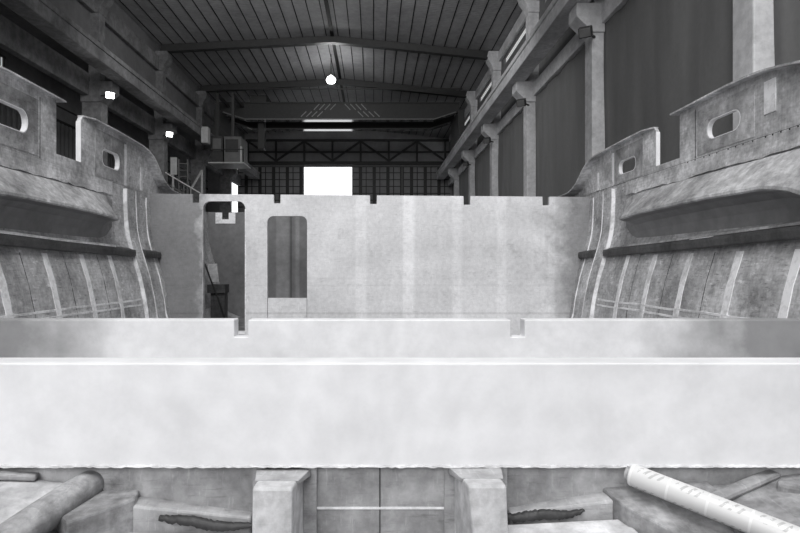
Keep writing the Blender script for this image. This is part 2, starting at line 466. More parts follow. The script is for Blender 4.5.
# round high bay lamp
lx, ly, lz = -2.92, 38.0, 12.55
o = thing('high_bay_lamp', 'round glowing lamp hanging at the roof ridge', 'lamp', (lx, ly, lz))
MB().tube([(lx, ly, lz+0.3), (lx, ly, roof_z(lx)-0.05)], 0.03).build('stem', 'steel', o)
MB().tube([(lx, ly, lz-0.32+0.04*j) for j in range(17)], [0.02+0.3*math.sin(math.pi*(j+0.3)/16.6) for j in range(17)], 20).build('bulb', 'lamp', o, smooth=True)
MB().tube([(lx, ly, lz-0.40), (lx, ly, lz-0.36)], [0.36, 0.34], 24).build('lamp_rim', 'grey_steel', o)

# bridge crane
o = thing('bridge_crane', 'dark overhead bridge crane spanning the hall on its runway beams', 'crane', (RX, 44.5, 9.6))
for yg in (43.0, 46.0):
    pr = [(-11.6, 11.75), (-9.9, 11.2), (4.6, 11.2), (6.3, 11.75), (6.6, 11.75), (6.6, 12.5), (-11.9, 12.5), (-11.9, 11.75)]
    g = MB().plate(pr, [], lambda a, b: (a, yg+0.12, b), lambda a, b: (a, yg+0.6, b))
    for (a, b) in zip(pr[:4], pr[1:5]):
        pass
    g.box(-11.9, 6.6, yg, yg+0.75, 12.44, 12.52)
    for (a, za), (bx, zb) in zip(pr[:3], pr[1:4]):
        g.bar((a, yg+0.36, za), (bx, yg+0.36, zb), 0.75, 0.05, 1)
        g.bar((a, yg-0.02, za), (bx, yg-0.02, zb), 0.02, 0.09, 2)  # paler strip puts the lit flange edge into the colour
    gd = g.build('girder', ['crane', 'gloss', 'grey_steel'], o)
    if yg < 44:
        st = []
        for row, (zb, zt) in enumerate(((11.42, 11.82), (11.95, 12.4))):
            for s in (-1, 1):
                for q in range(4):
                    if row == 0: xs = -2.6+s*(1.35+0.42*q) - 0.0
                    else: xs = -2.6+s*(0.35+0.42*q)
                    st.append((xs+s*0.42, zb, xs, zt))
        for a, za, bx, zb in st:
            MB().bar((a, yg+0.115, za), (bx, yg+0.115, zb), 0.07, 0.014, up=(0, 1, 0)).build('pale_stripe', 'mark', gd)  # pale slanting stripes on the near girder web
for xx in (-12.04, 6.7):
    MB().box(xx-0.28, xx+0.28, 42.2, 47.4, 9.68, 10.5).box(xx-0.25, xx+0.25, 42.9, 46.9, 10.5, 11.9).build('end_carriage', 'steel', o, bevel=0.04)
MB().box(-9.6, -8.3, 43.2, 46.6, 12.5, 13.1).box(-9.2, -8.7, 44.3, 45.2, 9.2, 12.5).build('hoist_trolley', 'steel', o, bevel=0.03)
cb_ = MB().box(-11.45, -10.65, 39.4, 41.2, 7.2, 9.1, 0).box(-10.5, -9.3, 39.2, 41.2, 7.2, 9.0, 1).box(-11.35, -10.75, 39.36, 39.4, 8.0, 8.9, 1).box(-10.4, -9.5, 39.16, 39.2, 7.9, 8.8, 0)
cb_.box(-9.36, -9.24, 39.12, 39.35, 7.2, 8.3, 2)
cb_.box(-11.6, -9.1, 39.1, 41.4, 7.1, 7.2, 2).box(-11.3, -11.1, 40, 40.2, 9.1, 12.3).box(-10.2, -10.0, 40, 40.2, 9.0, 12.3).box(-11.3, -11.1, 40, 43.2, 12.1, 12.3).box(-10.2, -10.0, 40, 43.2, 12.1, 12.3)
cb_.box(-9.2, -9.1, 39.1, 39.2, 7.2, 8.1).box(-11.6, -9.1, 39.1, 39.16, 8.05, 8.12)
cb_.build('operator_cab', ['steel', 'grey_steel', 'pale_steel'], o, bevel=0.02)
MB().tube([(-11.6, 41.2, 12.95), (6.5, 41.2, 12.95)], 0.06, 8).build('cable_track', 'steel', o)
single(MB().box(-11.75, -11.28, 38.0, 38.6, 8.3, 9.4), 'steel_box', 'pale_steel', 'pale box on the side of the left runway beam beside the crane cab', 'box', (-11.4, 38.3, 8.3), bevel=0.04)

# clutter in the left aisle
o = thing('access_ladder', 'steel ladder standing behind the left hull end', 'ladder', (-12.2, 36, FZ))
for xx in (-12.55, -11.98): MB().bar((xx, 36, FZ), (xx, 36, 6.8), 0.07, 0.07).build('stile', 'grey_steel', o)
z = FZ+0.3
rg = []
while z < 6.7:
    MB().bar((-12.55, 36, z), (-11.98, 36, z), 0.05, 0.05).build('rung', 'grey_steel', o); z += 0.42
o = thing('stair_handrail', 'sloping twin handrail left of the bulkhead end', 'handrail', (-11.1, 33, FZ))
MB().tube([(-12.3, 33, 5.45), (-10.1, 33, 4.15)], 0.035, 8).build('top_rail', 'pale_steel', o)
MB().tube([(-12.3, 33, 4.85), (-10.1, 33, 3.55)], 0.03, 8).build('lower_rail', 'grey_steel', o)
for xx in (-12.2, -11.2, -10.2): MB().tube([(xx, 33, FZ), (xx, 33, 5.45-(xx+12.3)*0.591)], 0.03, 8).build('post', 'grey_steel', o)
single(MB().tube([(-11.68, 38, FZ), (-11.68, 38, 6.45)], 0.075, 10), 'upright_pole', 'pale_steel', 'white upright pole at the left end of the bulkhead', 'pole', (-11.68, 38, FZ))
single(MB().bar((-12.1, 37, 5.0), (-11.65, 37.9, 6.4), 0.1, 0.1).bar((-12.1, 37, FZ), (-12.1, 37, 5.05), 0.06, 0.06), 'slanted_prop', 'pale_steel', 'pale slanted prop leaning against the white pole', 'prop', (-12.1, 37, FZ))
bd = MB()
bd.box(-13.05, -12.65, 35.9, 36.0, 5.8, 6.9).box(-12.95, -12.85, 35.92, 36.0, FZ, 5.8)
single(bd, 'notice_board', 'pale_steel', 'small pale board behind the second left column', 'board', (-12.9, 36, FZ))
# barred window in the aisle wall
o = struct(MB().box(-17.5, -17.46, 23.0, 26.3, 8.95, 9.75).build('window_4', 'clerestory'))
fr = MB()
for i in range(12): fr.box(-17.47, -17.4, 23.0+0.3*i, 23.1+0.3*i, 8.95, 9.75)
fr.box(-17.46, -17.38, 22.9, 26.45, 8.87, 8.97).box(-17.46, -17.38, 22.9, 26.45, 9.73, 9.83)
fr.build('window_bars', 'steel', o)

# ------------------------------------------------------------------ the boat hull
hull = thing('boat_hull', 'unfinished open boat hull, its laminated sides curving in left and right', 'boat hull', (XC, 6, -2.6))
YA, YB = -2.5, 15.0
# inner face of the side shell, half breadth against height
SEC = [(1.266, 3.925), (1.06, 3.925), (0.62, 3.905), (0.46, 3.88), (0.30, 3.84), (0.15, 3.795), (-0.20, 3.69), (-0.60, 3.605), (-0.95, 3.56), (-1.14, 3.42), (-1.25, 3.15)]
def wz(z): return lerp(sorted((a, b) for a, b in SEC), z)
for s in (-1, 1):
    X = lambda w: XC+s*w
    b = MB(); rings = []
    zs = [a for a, _ in SEC]
    for i in range(36):
        y = YA+(YB-YA)*i/35
        inn = [(X(w_), y, z) for z, w_ in SEC]
        out = [(X(w_+0.09), y, z-0.02) for z, w_ in SEC]
        rings.append(inn+out[::-1])
    b.loft(rings)
    b.build('side_shell', 'hull', hull)
    # band laid over the shell between the joint and the ledge, its lower edge torn
    b = MB(); rings = []; n = 60
    for i in range(n+1):
        y = 1.0+(8.55-1.0)*i/n
        zl = 1.065+random.uniform(-0.018, 0.012)
        tp = 0.03 if i < n-1 else 0.012
        rings.append([(X(3.925+0.01), y, 1.266), (X(3.925-0.004), y, 1.266), (X(3.925-0.006), y, 1.2), (X(3.925-tp), y, zl), (X(3.925+0.01), y, zl)])
    b.loft(rings); b.build('laminate_band', 'bulwark', hull)
    # moulded ledge with a hollow underside
    def railz(y): return lerp([(-2, 0.40), (4.0, 0.34), (5.6, 0.30), (7, 0.26), (8.9, 0.225), (10, 0.21)], y)
    b = MB(); rings = []
    for y, zl, wl, zt in ((-2.0, 0.05, 3.66, 0.98), (3.6, 0.16, 3.65, 1.0), (4.0, 0.29, 3.63, 1.02), (4.3, 0.41, 3.62, 1.04), (4.55, 0.53, 3.61, 1.05), (4.8, 0.625, 3.61, 1.055), (5.1, 0.68, 3.61, 1.06),
                          (6.0, 0.70, 3.61, 1.06), (7.0, 0.69, 3.61, 1.06), (7.6, 0.675, 3.61, 1.055), (8.05, 0.645, 3.615, 1.05), (8.2, 0.65, 3.66, 1.04), (8.36, 0.74, 3.80, 1.03), (8.5, 0.88, 3.90, 1.0)):
        zi = railz(y)+0.06; cl = max(0.0, min(1.0, (y-4.0)/1.3)); e = max(0.0, (y-8.0)/0.45)
        wi = 3.865+0.03*e
        def hp(t, u):          # a point of the hollow between lip and rail
            return (X(wl+0.02+(wi-wl-0.02)*t), y, zl+(min(zi, zl-0.03)-zl)*u)
        rings.append([(X(3.95), y, zt), (X(3.90), y, zt-0.01), (X(wl+0.05), y, zl+0.10), (X(wl+0.005), y, zl+0.045), (X(wl), y, zl+0.015), (X(wl+0.02), y, zl),
                      hp(0.45, 0.05), hp(0.78, 0.22), hp(0.95, 0.5), hp(1.0, 1.0), (X(3.95), y, min(zi, zl-0.03))])
    b.loft(rings)
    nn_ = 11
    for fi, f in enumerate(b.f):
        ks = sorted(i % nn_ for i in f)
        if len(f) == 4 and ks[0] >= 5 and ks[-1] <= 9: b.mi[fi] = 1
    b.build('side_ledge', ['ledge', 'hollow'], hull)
    # rub rail in two lengths, rising gently towards the viewer
    for ya, yb in ((-2.0, 8.92), (9.3, 9.99)):
        b = MB(); rings = []; n = 40
        for i in range(n+1):
            y = ya+(yb-ya)*i/n; z = railz(y); j = random.uniform(-0.004, 0.004)
            rings.append([(X(3.86), y, z+0.06), (X(3.79), y, z+0.03), (X(3.725+j), y, z+0.015), (X(3.715+j), y, z-0.02), (X(3.72+j), y, z-0.08), (X(3.74), y, z-0.095), (X(3.83), y, z-0.09)])
        b.loft(rings); b.build('rub_rail', 'rail', hull)
    b = MB(); rings = []                          # pale tape along the foot of the hollow
    for i in range(31):
        y = 3.0+(8.4-3.0)*i/30; z = railz(y); j = random.uniform(-0.006, 0.006)
        rings.append([(X(3.875), y, z+0.08+j), (X(3.80), y, z+0.062), (X(3.79), y, z+0.035), (X(3.86), y, z+0.03)])
    b.loft(rings); b.build('seam_tape', 'tape' if s < 0 else 'ledge', hull)
    if s > 0:
        MB().hexa([(3.66, 6.12, 0.300), (3.71, 6.12, 0.312), (3.71, 6.5, 0.300), (3.66, 6.5, 0.288), (3.66, 6.12, 0.306), (3.71, 6.12, 0.318), (3.71, 6.5, 0.306), (3.66, 6.5, 0.294)]).build('tape_scrap', 'edge', hull)
    # raised frame running down the side between the two lengths of rail
    def strip(y0, y1, z0, z1, h, mat, name, n=14, lean=0.0):
        b = MB(); rings = []
        for i in range(n+1):
            z = z0+(z1-z0)*i/n; ww = wz(z); ly_ = lean*(i/n)
            j = random.uniform(-0.006, 0.006)
            rings.append([(X(ww+0.01), y0+ly_+j, z), (X(ww-h), y0+ly_+0.008+j, z), (X(ww-h), y1+ly_-0.008-j, z), (X(ww+0.01), y1+ly_-j, z)])
        b.loft(rings); b.build(name, mat, hull)
    strip(8.96, 9.28, 1.22, -1.0, 0.05, 'hull', 'frame_rib')
    strip(8.93, 8.965, 1.22, -1.0, 0.056, 'tape', 'seam_tape')
    strip(9.275, 9.31, 1.22, -1.0, 0.056, 'tape', 'seam_tape')
    strip(9.80, 9.84, 1.18, -1.0, 0.012, 'tape', 'seam_tape')
    for yy in (4.88, 5.68, 6.56, 7.38, 8.17):
        strip(yy-0.06, yy+0.06, 0.14, -0.92, 0.006, 'tape', 'seam_tape')
    for yy in (6.1, 6.95, 7.8): strip(yy-0.008, yy+0.008, 0.14, -0.92, 0.003, 'rail', 'seam_line')
    b = MB()                                      # lengthwise tapes low on the side
    for z in (-0.52, -0.60):
        b.box(0, 0, 0, 0, 0, 0) if False else None
        rings = []
        for i in range(25):
            y = 3.2+(8.85-3.2)*i/24; j = random.uniform(-0.006, 0.006); zz = z-0.01*(y-6)
            rings.append([(X(wz(zz)+0.01), y, zz-0.016+j), (X(wz(zz)-0.006), y, zz-0.012+j), (X(wz(zz)-0.006), y, zz+0.012+j), (X(wz(zz)+0.01), y, zz+0.016+j)])
        b = MB(); b.loft(rings); b.build('seam_tape', 'tape', hull)
    # pale vertical tape on the band below the bulwark joint
    # bulwark panels: far one with the s-shaped end, near one running out of the picture
    th = 0.06 if s < 0 else 0.045
    Z = (lambda z: z+0.06+0.12*(z-1.27)/0.6) if s < 0 else (lambda z: z+0.02)
    def zmap(pts): return [(y, Z(z)) for y, z in pts]
    def panel(outline, holes, cap, wds, mat='bulwark'):
        outline = [(y, Z(z) if z > zb+0.001 else z) for y, z in outline]; holes = [zmap(h) for h in holes]; cap = zmap(cap)
        f0 = lambda a, c: (X(3.925), a, c); f1 = lambda a, c: (X(3.925+th), a, c)
        o = MB().plate(outline, holes, f0, f1).build('bulwark', mat, hull)
        rings = []
        for i, (y, z) in enumerate(cap):
            a = Vector(cap[max(i-1, 0)]); c2 = Vector(cap[min(i+1, len(cap)-1)]); d = (c2-a).normalized(); nn = Vector((-d.y, d.x))
            if nn.y < 0: nn = -nn
            q = Vector((y, z)); lo = q-nn*0.004; hi = q+nn*0.016; cw = lerp(wds, y)
            rings.append([(X(3.925-cw), lo.x, lo.y), (X(3.925+th+0.01), lo.x, lo.y), (X(3.925+th+0.01), hi.x, hi.y), (X(3.925-cw), hi.x, hi.y)])
        MB().loft(rings).build('cap_rail', 'bulwark', o)
        for hl in holes:                          # cut edge lining each hole, frontal light put into its pale colour
            cx = sum(p[0] for p in hl)/len(hl); cz = sum(p[1] for p in hl)/len(hl)
            r0 = [(X(3.925-0.004), p[0], p[1]) for p in hl]; r1 = [(X(3.925+th+0.004), p[0], p[1]) for p in hl]
            k = 0.965
            r2 = [(X(3.925+th+0.004), cx+(p[0]-cx)*k, cz+(p[1]-cz)*0.93) for p in hl]; r3 = [(X(3.925-0.004), cx+(p[0]-cx)*k, cz+(p[1]-cz)*0.93) for p in hl]
            MB().loft([r0, r1, r2, r3, r0], cap=False).build('hole_rim', 'edge', o)
        return o
    zb = 1.27
    def patch(o, y0, y1, z0, z1, hole):
        hole = zmap(hole); cx = sum(p[0] for p in hole)/len(hole); cz = sum(p[1] for p in hole)/len(hole)
        hole = [(cx+(p[0]-cx)*1.03, cz+(p[1]-cz)*1.06) for p in hole]
        j = lambda: random.uniform(-0.008, 0.008)
        ol = [(y0+j(), z0), (y0+j(), Z((z0+z1)/2)), (y0+j(), Z(z1)), ((y0+y1)/2, Z(z1)+j()), (y1+j(), Z(z1)), (y1+j(), Z((z0+z1)/2)), (y1+j(), z0)]
        MB().plate(ol, [hole], lambda a, c: (X(3.919), a, c), lambda a, c: (X(3.9255), a, c)).build('reinforcing_patch', 'ledge', o)
    sc = [(7.69, 1.86), (7.9, 1.872), (8.5, 1.865), (9.2, 1.85), (9.45, 1.835), (9.65, 1.80), (9.82, 1.74), (9.95, 1.66), (10.06, 1.56), (10.18, 1.46), (10.33, 1.38), (10.55, 1.335), (10.9, 1.32), (11.4, 1.315)]
    o = panel([(7.64, zb), (7.64, 1.80)]+sc+[(11.4, zb)], [rrect(8.23, 8.80, 1.385, 1.60, 0.095)], sc, [(7.64, 0.004), (7.72, 0.02), (7.95, 0.085), (9.3, 0.09), (9.9, 0.15), (10.3, 0.2), (11.4, 0.22)])
    patch(o, 8.02, 9.02, 1.285, 1.80, rrect(8.23, 8.80, 1.385, 1.60, 0.095))
    MB().box(*sorted((X(3.92), X(3.925+th+0.004))), 7.632, 7.642, Z(1.33), Z(1.795)).build('end_face', 'edge', o)  # panel end, brightness of its lit face put into the colour
    for yy, z0, z1 in ((9.0, 1.28, 1.78), (9.62, 1.28, 1.56)):
        MB().box(*sorted((X(3.918), X(3.93))), yy-0.04, yy+0.04, z0, Z(z1)).build('seam_tape', 'tape', o)
    sn = [(-2.5, 1.40), (2.5, 1.5), (4.0, 1.62), (4.6, 1.715), (4.95, 1.775), (5.2, 1.825), (5.45, 1.865), (5.7, 1.885), (6.0, 1.895), (7.05, 1.895)]
    o = panel([(7.05, zb), (-2.5, zb)]+sn, [rrect(5.88, 6.47, 1.415, 1.64, 0.108)], sn+[(7.18, 1.90)], [(5, 0.085), (6.9, 0.085), (7.18, 0.06)])
    patch(o, 5.66, 6.66, 1.30, 1.80, rrect(5.88, 6.47, 1.415, 1.64, 0.108))
    MB().box(*sorted((X(3.918), X(3.93))), 5.36, 5.52, Z(1.46), Z(1.78)).build('seam_tape', 'tape', o)
    MB().box(*sorted((X(3.922), X(3.93))), 6.70, 6.71, 1.28, Z(1.84)).build('seam_line', 'rail', o)
    # curb closing the gap between the panels, and the joint under them
    MB().box(*sorted((X(3.927), X(3.925+th))), 7.05, 7.64, zb, Z(1.33)).build('gap_sill', 'bulwark', hull)
    j = MB().box(*sorted((X(3.921), X(3.935))), 3.0, 10.0, 1.266, 1.270)
    if s > 0:
        y = 4.9
        while y < 6.9:
            j.box(*sorted((X(3.9205), X(3.93))), y, y+0.02, 1.235, 1.265); y += random.uniform(0.08, 0.2)
        j.build('joint_gap', 'seam', hull)
# deck edge beyond the bulkhead and hull bottom
b = MB()
prof = [(-3.5, -1.14), (-3.15, -1.25), (-2.2, -1.33), (0, -1.42), (2.2, -1.33), (3.15, -1.25), (3.5, -1.14)]
low = [(3.5, -1.3), (2.2, -1.5), (0.25, -1.62), (-0.25, -1.62), (-2.2, -1.5), (-3.5, -1.3)]
b.loft([[(XC+a, y, z) for a, z in prof+low] for y in (YA, 4, 9, YB)])
b.build('hull_bottom', 'floor_lam', hull)
MB().box(XC-0.22, XC+0.22, YA+0.3, YB-0.3, FZ, -1.6).build('keel', 'hull', hull)

# ------------------------------------------------------------------ bulkheads
def section_outline(ztl, ztr, notches, depth, wid, margin=0.015):
    """outline fitted to the hull section with notches cut into its top edge (clockwise from lower left)"""
    ss = [(z, w_) for z, w_ in SEC if z < 1.2]
    pts = [(XC-w_-margin, z) for z, w_ in reversed(ss)]
    xl, xr = XC-3.925-margin, XC+3.925+margin
    zt = lambda x: ztl+(ztr-ztl)*(x-xl)/(xr-xl)
    pts.append((xl, ztl))
    for nx in notches:
        pts += [(nx-wid/2, zt(nx)), (nx-wid/2+0.004, zt(nx)-depth), (nx+wid/2-0.004, zt(nx)-depth), (nx+wid/2, zt(nx))]
    pts.append((xr, ztr))
    pts += [(XC+w_+margin, z) for z, w_ in ss]
    pts += [(XC+2.2, -1.34), (XC, -1.43), (XC-2.2, -1.34)]
    return pts
o = thing('bulkhead', 'wide pale bulkhead closing the hull, with doorway, window opening and notched top', 'bulkhead', (0, 10, -1.3))
door = rrect(-3.05, -2.30, -1.19, 1.14, 0.13, True)
win = rrect(-1.905, -1.195, -0.59, 0.875, 0.11, True)
out = section_outline(1.275, 1.215, [-3.18, -1.73, -0.01, 1.66, 3.07], 0.155, 0.125)
pocket = rrect(-1.905, -1.195, -1.22, 0.875, 0.11, True)
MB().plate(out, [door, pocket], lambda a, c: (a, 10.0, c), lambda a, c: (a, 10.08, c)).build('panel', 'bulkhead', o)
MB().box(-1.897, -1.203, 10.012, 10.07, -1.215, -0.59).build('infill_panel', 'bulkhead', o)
for xx in (-3.05-0.01, -2.30):
    MB().box(xx-0.004, xx+0.014, 9.99, 10.085, -1.2, 1.0).build('door_edge', 'web' if xx < -2.5 else 'tape', o)
MB().box(-3.04, -2.31, 9.985, 10.1, -1.235, -1.185).build('door_sill', 'edge', o)
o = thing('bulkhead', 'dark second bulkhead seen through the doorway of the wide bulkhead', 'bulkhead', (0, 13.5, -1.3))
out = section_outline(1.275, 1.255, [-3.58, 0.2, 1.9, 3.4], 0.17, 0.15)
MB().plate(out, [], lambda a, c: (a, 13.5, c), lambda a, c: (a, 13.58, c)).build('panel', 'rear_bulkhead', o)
fr = MB().box(-3.82, -3.66, 13.49, 13.5, 1.0, 1.26).box(-3.50, -3.34, 13.49, 13.5, 1.0, 1.26).box(-3.66, -3.50, 13.49, 13.5, 1.0, 1.10)
fr.build('notch_patch', 'tape', o)
b = MB().hexa([(-3.52, 11.98, -0.36), (-3.32, 12.0, -0.36), (-3.32, 12.04, -0.36), (-3.52, 12.02, -0.36), (-3.62, 12.16, 0.03), (-3.42, 12.18, 0.03), (-3.42, 12.22, 0.03), (-3.62, 12.2, 0.03)])
b.box(-3.56, -3.18, 11.95, 12.3, -0.6, -0.42, 1).box(-3.5, -3.2, 12.0, 12.25, -1.25, -0.6, 1)
single(b, 'pale_board', ['web', 'rail'], 'small pale board on a low box inside the doorway', 'board', (-3.35, 12, -0.6))
single(MB().tube([(-3.5, 11.6, 0.02), (-3.38, 11.58, -0.3), (-3.2, 11.5, -0.7), (-3.0, 11.4, -1.22)], 0.018, 8), 'slanting_hose', 'rope', 'thin black hose slanting down inside the doorway', 'hose', (-3.0, 11.4, -1.25), smooth=True)

# ------------------------------------------------------------------ cross beams
o = thing('cross_beam', 'pale cross beam with two square notches in front of the bulkhead', 'cross beam', (0, 4.6, -1.3))
def notch_pts(xl, xr, zt, ns, depth):
    p = [(xl, zt)]
    for a, c in ns: p += [(a, zt), (a, zt-depth), (c, zt-depth), (c, zt)]
    return p+[(xr, zt)]
xl, xr = XC-wz(-0.45)-0.02, XC+wz(-0.45)+0.02
out = notch_pts(xl, xr, -0.45, [(-1.148, -1.035), (1.125, 1.238)], 0.142)+[(XC+3.58, -0.95), (XC+3.43, -1.14), (XC+3.1, -1.26), (XC, -1.42), (XC-3.1, -1.26), (XC-3.43, -1.14), (XC-3.58, -0.95)]
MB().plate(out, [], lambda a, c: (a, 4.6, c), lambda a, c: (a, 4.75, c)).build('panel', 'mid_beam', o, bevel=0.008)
o = thing('cross_beam', 'broad white cross beam spanning the foreground, nearest the viewer', 'cross beam', (0, 2.57, -1.3))
b = MB().box(XC-3.64, XC+3.64, 2.57, 2.73, -0.925, -0.45)
b.build('panel', 'white_beam', o, bevel=0.007)
b = MB(); rings = []                          # torn strip of laminate along its foot
n = 320
for i in range(n+1):
    x = -2.6+5.2*i/n; z0 = -0.925+random.uniform(-0.004, 0.002); z1 = -0.917+random.uniform(-0.003, 0.003)
    rings.append([(x, 2.572, z1), (x, 2.562, z1-0.003), (x, 2.558, z0), (x, 2.575, z0-0.002)])
b.loft(rings); b.build('laminate_edge', 'light_lam', o)
b = MB(); xs = [-3.5, -2.3, -1.6, -0.55, 0.55, 1.6, 2.3, 3.4]
b.plate([(-3.55, -0.92), (3.4, -0.92), (3.1, -1.3), (0, -1.42), (-3.2, -1.3)], [], lambda a, c: (a, 2.605, c), lambda a, c: (a, 2.70, c))
b.box(-0.02, 0.02, 2.6, 2.606, -1.4, -0.93, 1) if False else None
o2 = single(b, 'transverse_web', ['web'], 'scuffed grey web under the white foreground beam', 'web', (0, 2.6, -1.4))
MB().box(0.024, 0.03, 2.602, 2.606, -1.38, -0.93).build('seam_line', 'rail', o2)
MB().box(-0.36, 0.46, 2.601, 2.606, -1.135, -1.125).build('seam_tape', 'tape', o2)

# stiffener knees on the web
def knee(x0, x1, yf, zt, label, dx=0.0):
    o = thing('stiffener_knee', label, 'stiffener', ((x0+x1)/2, yf, -1.4), 'web stiffeners')
    b = MB().hexa([(x0+dx, yf-0.03, -1.4), (x1+dx*0.3, yf-0.03, -1.4), (x1+0.01, 2.62, -1.4), (x0-0.015, 2.62, -1.4),
                   (x0, yf, zt), (x1, yf, zt), (x1+0.01, 2.62, zt-0.035), (x0-0.015, 2.62, zt-0.035)])
    b.build('block', 'light_lam', o, bevel=0.012)
    c = MB().hexa([(x0-0.012, 2.41, zt-0.03), (x1+0.012, 2.41, zt-0.03), (x1+0.05, 2.605, zt-0.06), (x0-0.05, 2.605, zt-0.06),
                   (x0-0.010, 2.40, zt-0.009), (x1+0.010, 2.40, zt-0.009), (x1+0.045, 2.605, zt-0.028), (x0-0.045, 2.605, zt-0.028)])
    c.build('laminate_flange', 'web', o, bevel=0.004)
    sgn = 1 if x0 > 0 else -1
    for a in (x0-0.06, x1+0.01):
        MB().box(a, a+0.06, 2.585, 2.606, -1.38, zt).build('laminate_tab', 'web', o)
knee(-0.50, -0.335, 2.3, -0.915, 'pale upright stiffener block on the web, left of centre')
knee(0.385, 0.545, 2.3, -0.905, 'pale upright stiffener block on the web, right of centre', 0.05)

# floor stringers and odd mouldings under the beam
def prism(top, zb, name, mats, label, cat, group=None, bevel=0.01):
    b = MB(); n = len(top)
    b.add(list(top)+[(p[0], p[1], zb) for p in top], [tuple(range(n)), tuple(range(2*n-1, n-1, -1))]+[(i, (i+1) % n, (i+1) % n+n, i+n) for i in range(n)])
    c = sum((Vector(p) for p in top), Vector())/n
    return single(b, name, mats, label, cat, (c.x, c.y, zb), group, bevel=bevel)
prism([(-1.30, 2.62, -1.05), (-1.095, 2.62, -1.045), (-1.07, 2.51, -1.045), (-1.14, 2.42, -1.05), (-1.27, 2.31, -1.06), (-1.36, 2.40, -1.06)], -1.42, 'hat_stringer', 'floor_lam',
      'grey box-shaped stringer end in the lower left corner', 'stringer', 'floor stringers')
prism([(1.06, 2.62, -1.035), (1.55, 2.62, -1.0), (1.62, 2.25, -1.10), (1.35, 2.15, -1.12), (1.10, 2.42, -1.05)], -1.42, 'hat_stringer', 'floor_lam',
      'grey box-shaped stringer end under the printed roll', 'stringer', 'floor stringers')
b = MB(); n = 14
b.tube([(-1.31, 2.64, -1.015), (-1.345, 2.5, -1.025), (-1.40, 2.3, -1.06), (-1.49, 2.05, -1.12), (-1.58, 1.75, -1.2)], [0.062, 0.066, 0.072, 0.078, 0.08], 20)
single(b, 'rounded_stringer', 'floor_lam', 'rounded fibreglass stringer slanting out of the lower left corner', 'stringer', (-1.45, 2.2, -1.25), 'floor stringers', smooth=True)
# sloping bottom panels at both sides
prism([(-1.40, 2.6, -1.01), (-1.66, 1.6, -1.1), (-2.7, 1.6, -0.86), (-2.7, 2.6, -0.86)], -1.35, 'bottom_panel', 'light_lam', 'sloping pale bottom panel at the far left under the white beam', 'panel', 'bottom panels')
prism([(1.50, 2.6, -1.03), (1.40, 1.6, -1.16), (2.7, 1.6, -0.90), (2.7, 2.6, -0.86)], -1.35, 'bottom_panel', 'floor_lam', 'sloping grey bottom panel at the far right behind the printed roll', 'panel', 'bottom panels')
b = MB().bar((1.46, 2.44, -1.03), (1.86, 2.6, -0.965), 0.07, 0.03)
single(b, 'diagonal_stiffener', 'web', 'grey diagonal strip on the right bottom panel behind the roll', 'strip', (1.7, 2.5, -1.05), bevel=0.015)
b = MB().bar((1.80, 2.50, -0.985), (2.2, 2.2, -0.99), 0.08, 0.05)
single(b, 'diagonal_stiffener', 'floor_lam', 'grey diagonal strip at the right frame edge under the beam', 'strip', (2, 2.4, -1.05), bevel=0.015)
b = MB().bar((-1.55, 2.58, -0.975), (-2.1, 2.45, -0.905), 0.05, 0.03)
single(b, 'diagonal_stiffener', 'web', 'grey diagonal strip at the left frame edge under the beam', 'strip', (-1.8, 2.5, -1.0), bevel=0.01)
# low side girders with dark recess strips beside the knees
prism([(-1.10, 2.62, -1.075), (-0.56, 2.62, -1.15), (-0.56, 2.55, -1.15), (-1.08, 2.50, -1.075)], -1.42, 'side_girder', 'web', 'sloping grey girder left of the left stiffener block', 'girder', 'side girders')
prism([(0.62, 2.62, -1.13), (1.08, 2.62, -1.05), (1.08, 2.52, -1.06), (0.62, 2.55, -1.13)], -1.42, 'side_girder', 'web', 'sloping grey girder right of the right stiffener block', 'girder', 'side girders')
def recess(x0, x1, y0, z0, z1, lab):  # dark strip standing for the dark recess under the girder
    b = MB(); rings = []; ph = random.uniform(0, 6)
    for i in range(49):
        t = i/48; x = x0+(x1-x0)*t; k = math.sin(math.pi*min(1, t*0.92+0.08))**0.7
        z = z0+(z1-z0)*t+0.006*math.sin(9*t+ph)+random.uniform(-0.003, 0.004)
        hgt = 0.006+0.030*k+random.uniform(-0.004, 0.004)
        rings.append([(x, y0+0.01, z), (x, y0-0.012*k, z-0.006), (x, y0-0.02*k, z-hgt), (x, y0+0.02, z-hgt-0.004)])
    b.loft(rings)
    return single(b, 'recess_streak', 'recess', lab, 'recess', ((x0+x1)/2, y0, z0-0.1), 'dark resin streaks', smooth=True)
recess(-0.96, -0.52, 2.50, -1.115, -1.16, 'dark ragged resin streak left of the left stiffener block')
recess(0.56, 0.95, 2.52, -1.12, -1.10, 'dark ragged resin streak right of the right stiffener block')
prism([(-1.2, 2.5, -1.19), (-0.5, 2.5, -1.20), (-0.5, 1.9, -1.20), (-1.2, 1.9, -1.14)], -1.42, 'floor_tray', 'light_lam', 'pale floor strip at the bottom left of the picture', 'floor strip', 'floor strips')
prism([(0.5, 2.52, -1.17), (1.12, 2.5, -1.13), (1.12, 1.9, -1.13), (0.5, 1.9, -1.2)], -1.42, 'floor_tray', 'light_lam', 'pale floor strip at the bottom right of the picture', 'floor strip', 'floor strips')
b = MB()
for i in range(7):
    a = i*0.9; b.tube([(0.02+0.02*math.cos(a), 2.45, -1.165+0.008*i), (0.10+0.015*math.sin(a), 2.47, -1.16+0.006*i)], 0.018, 8)
single(b, 'rag', 'light_lam', 'small crumpled pale scrap at the foot of the web', 'scrap', (0.06, 2.45, -1.2), smooth=True) if False else None

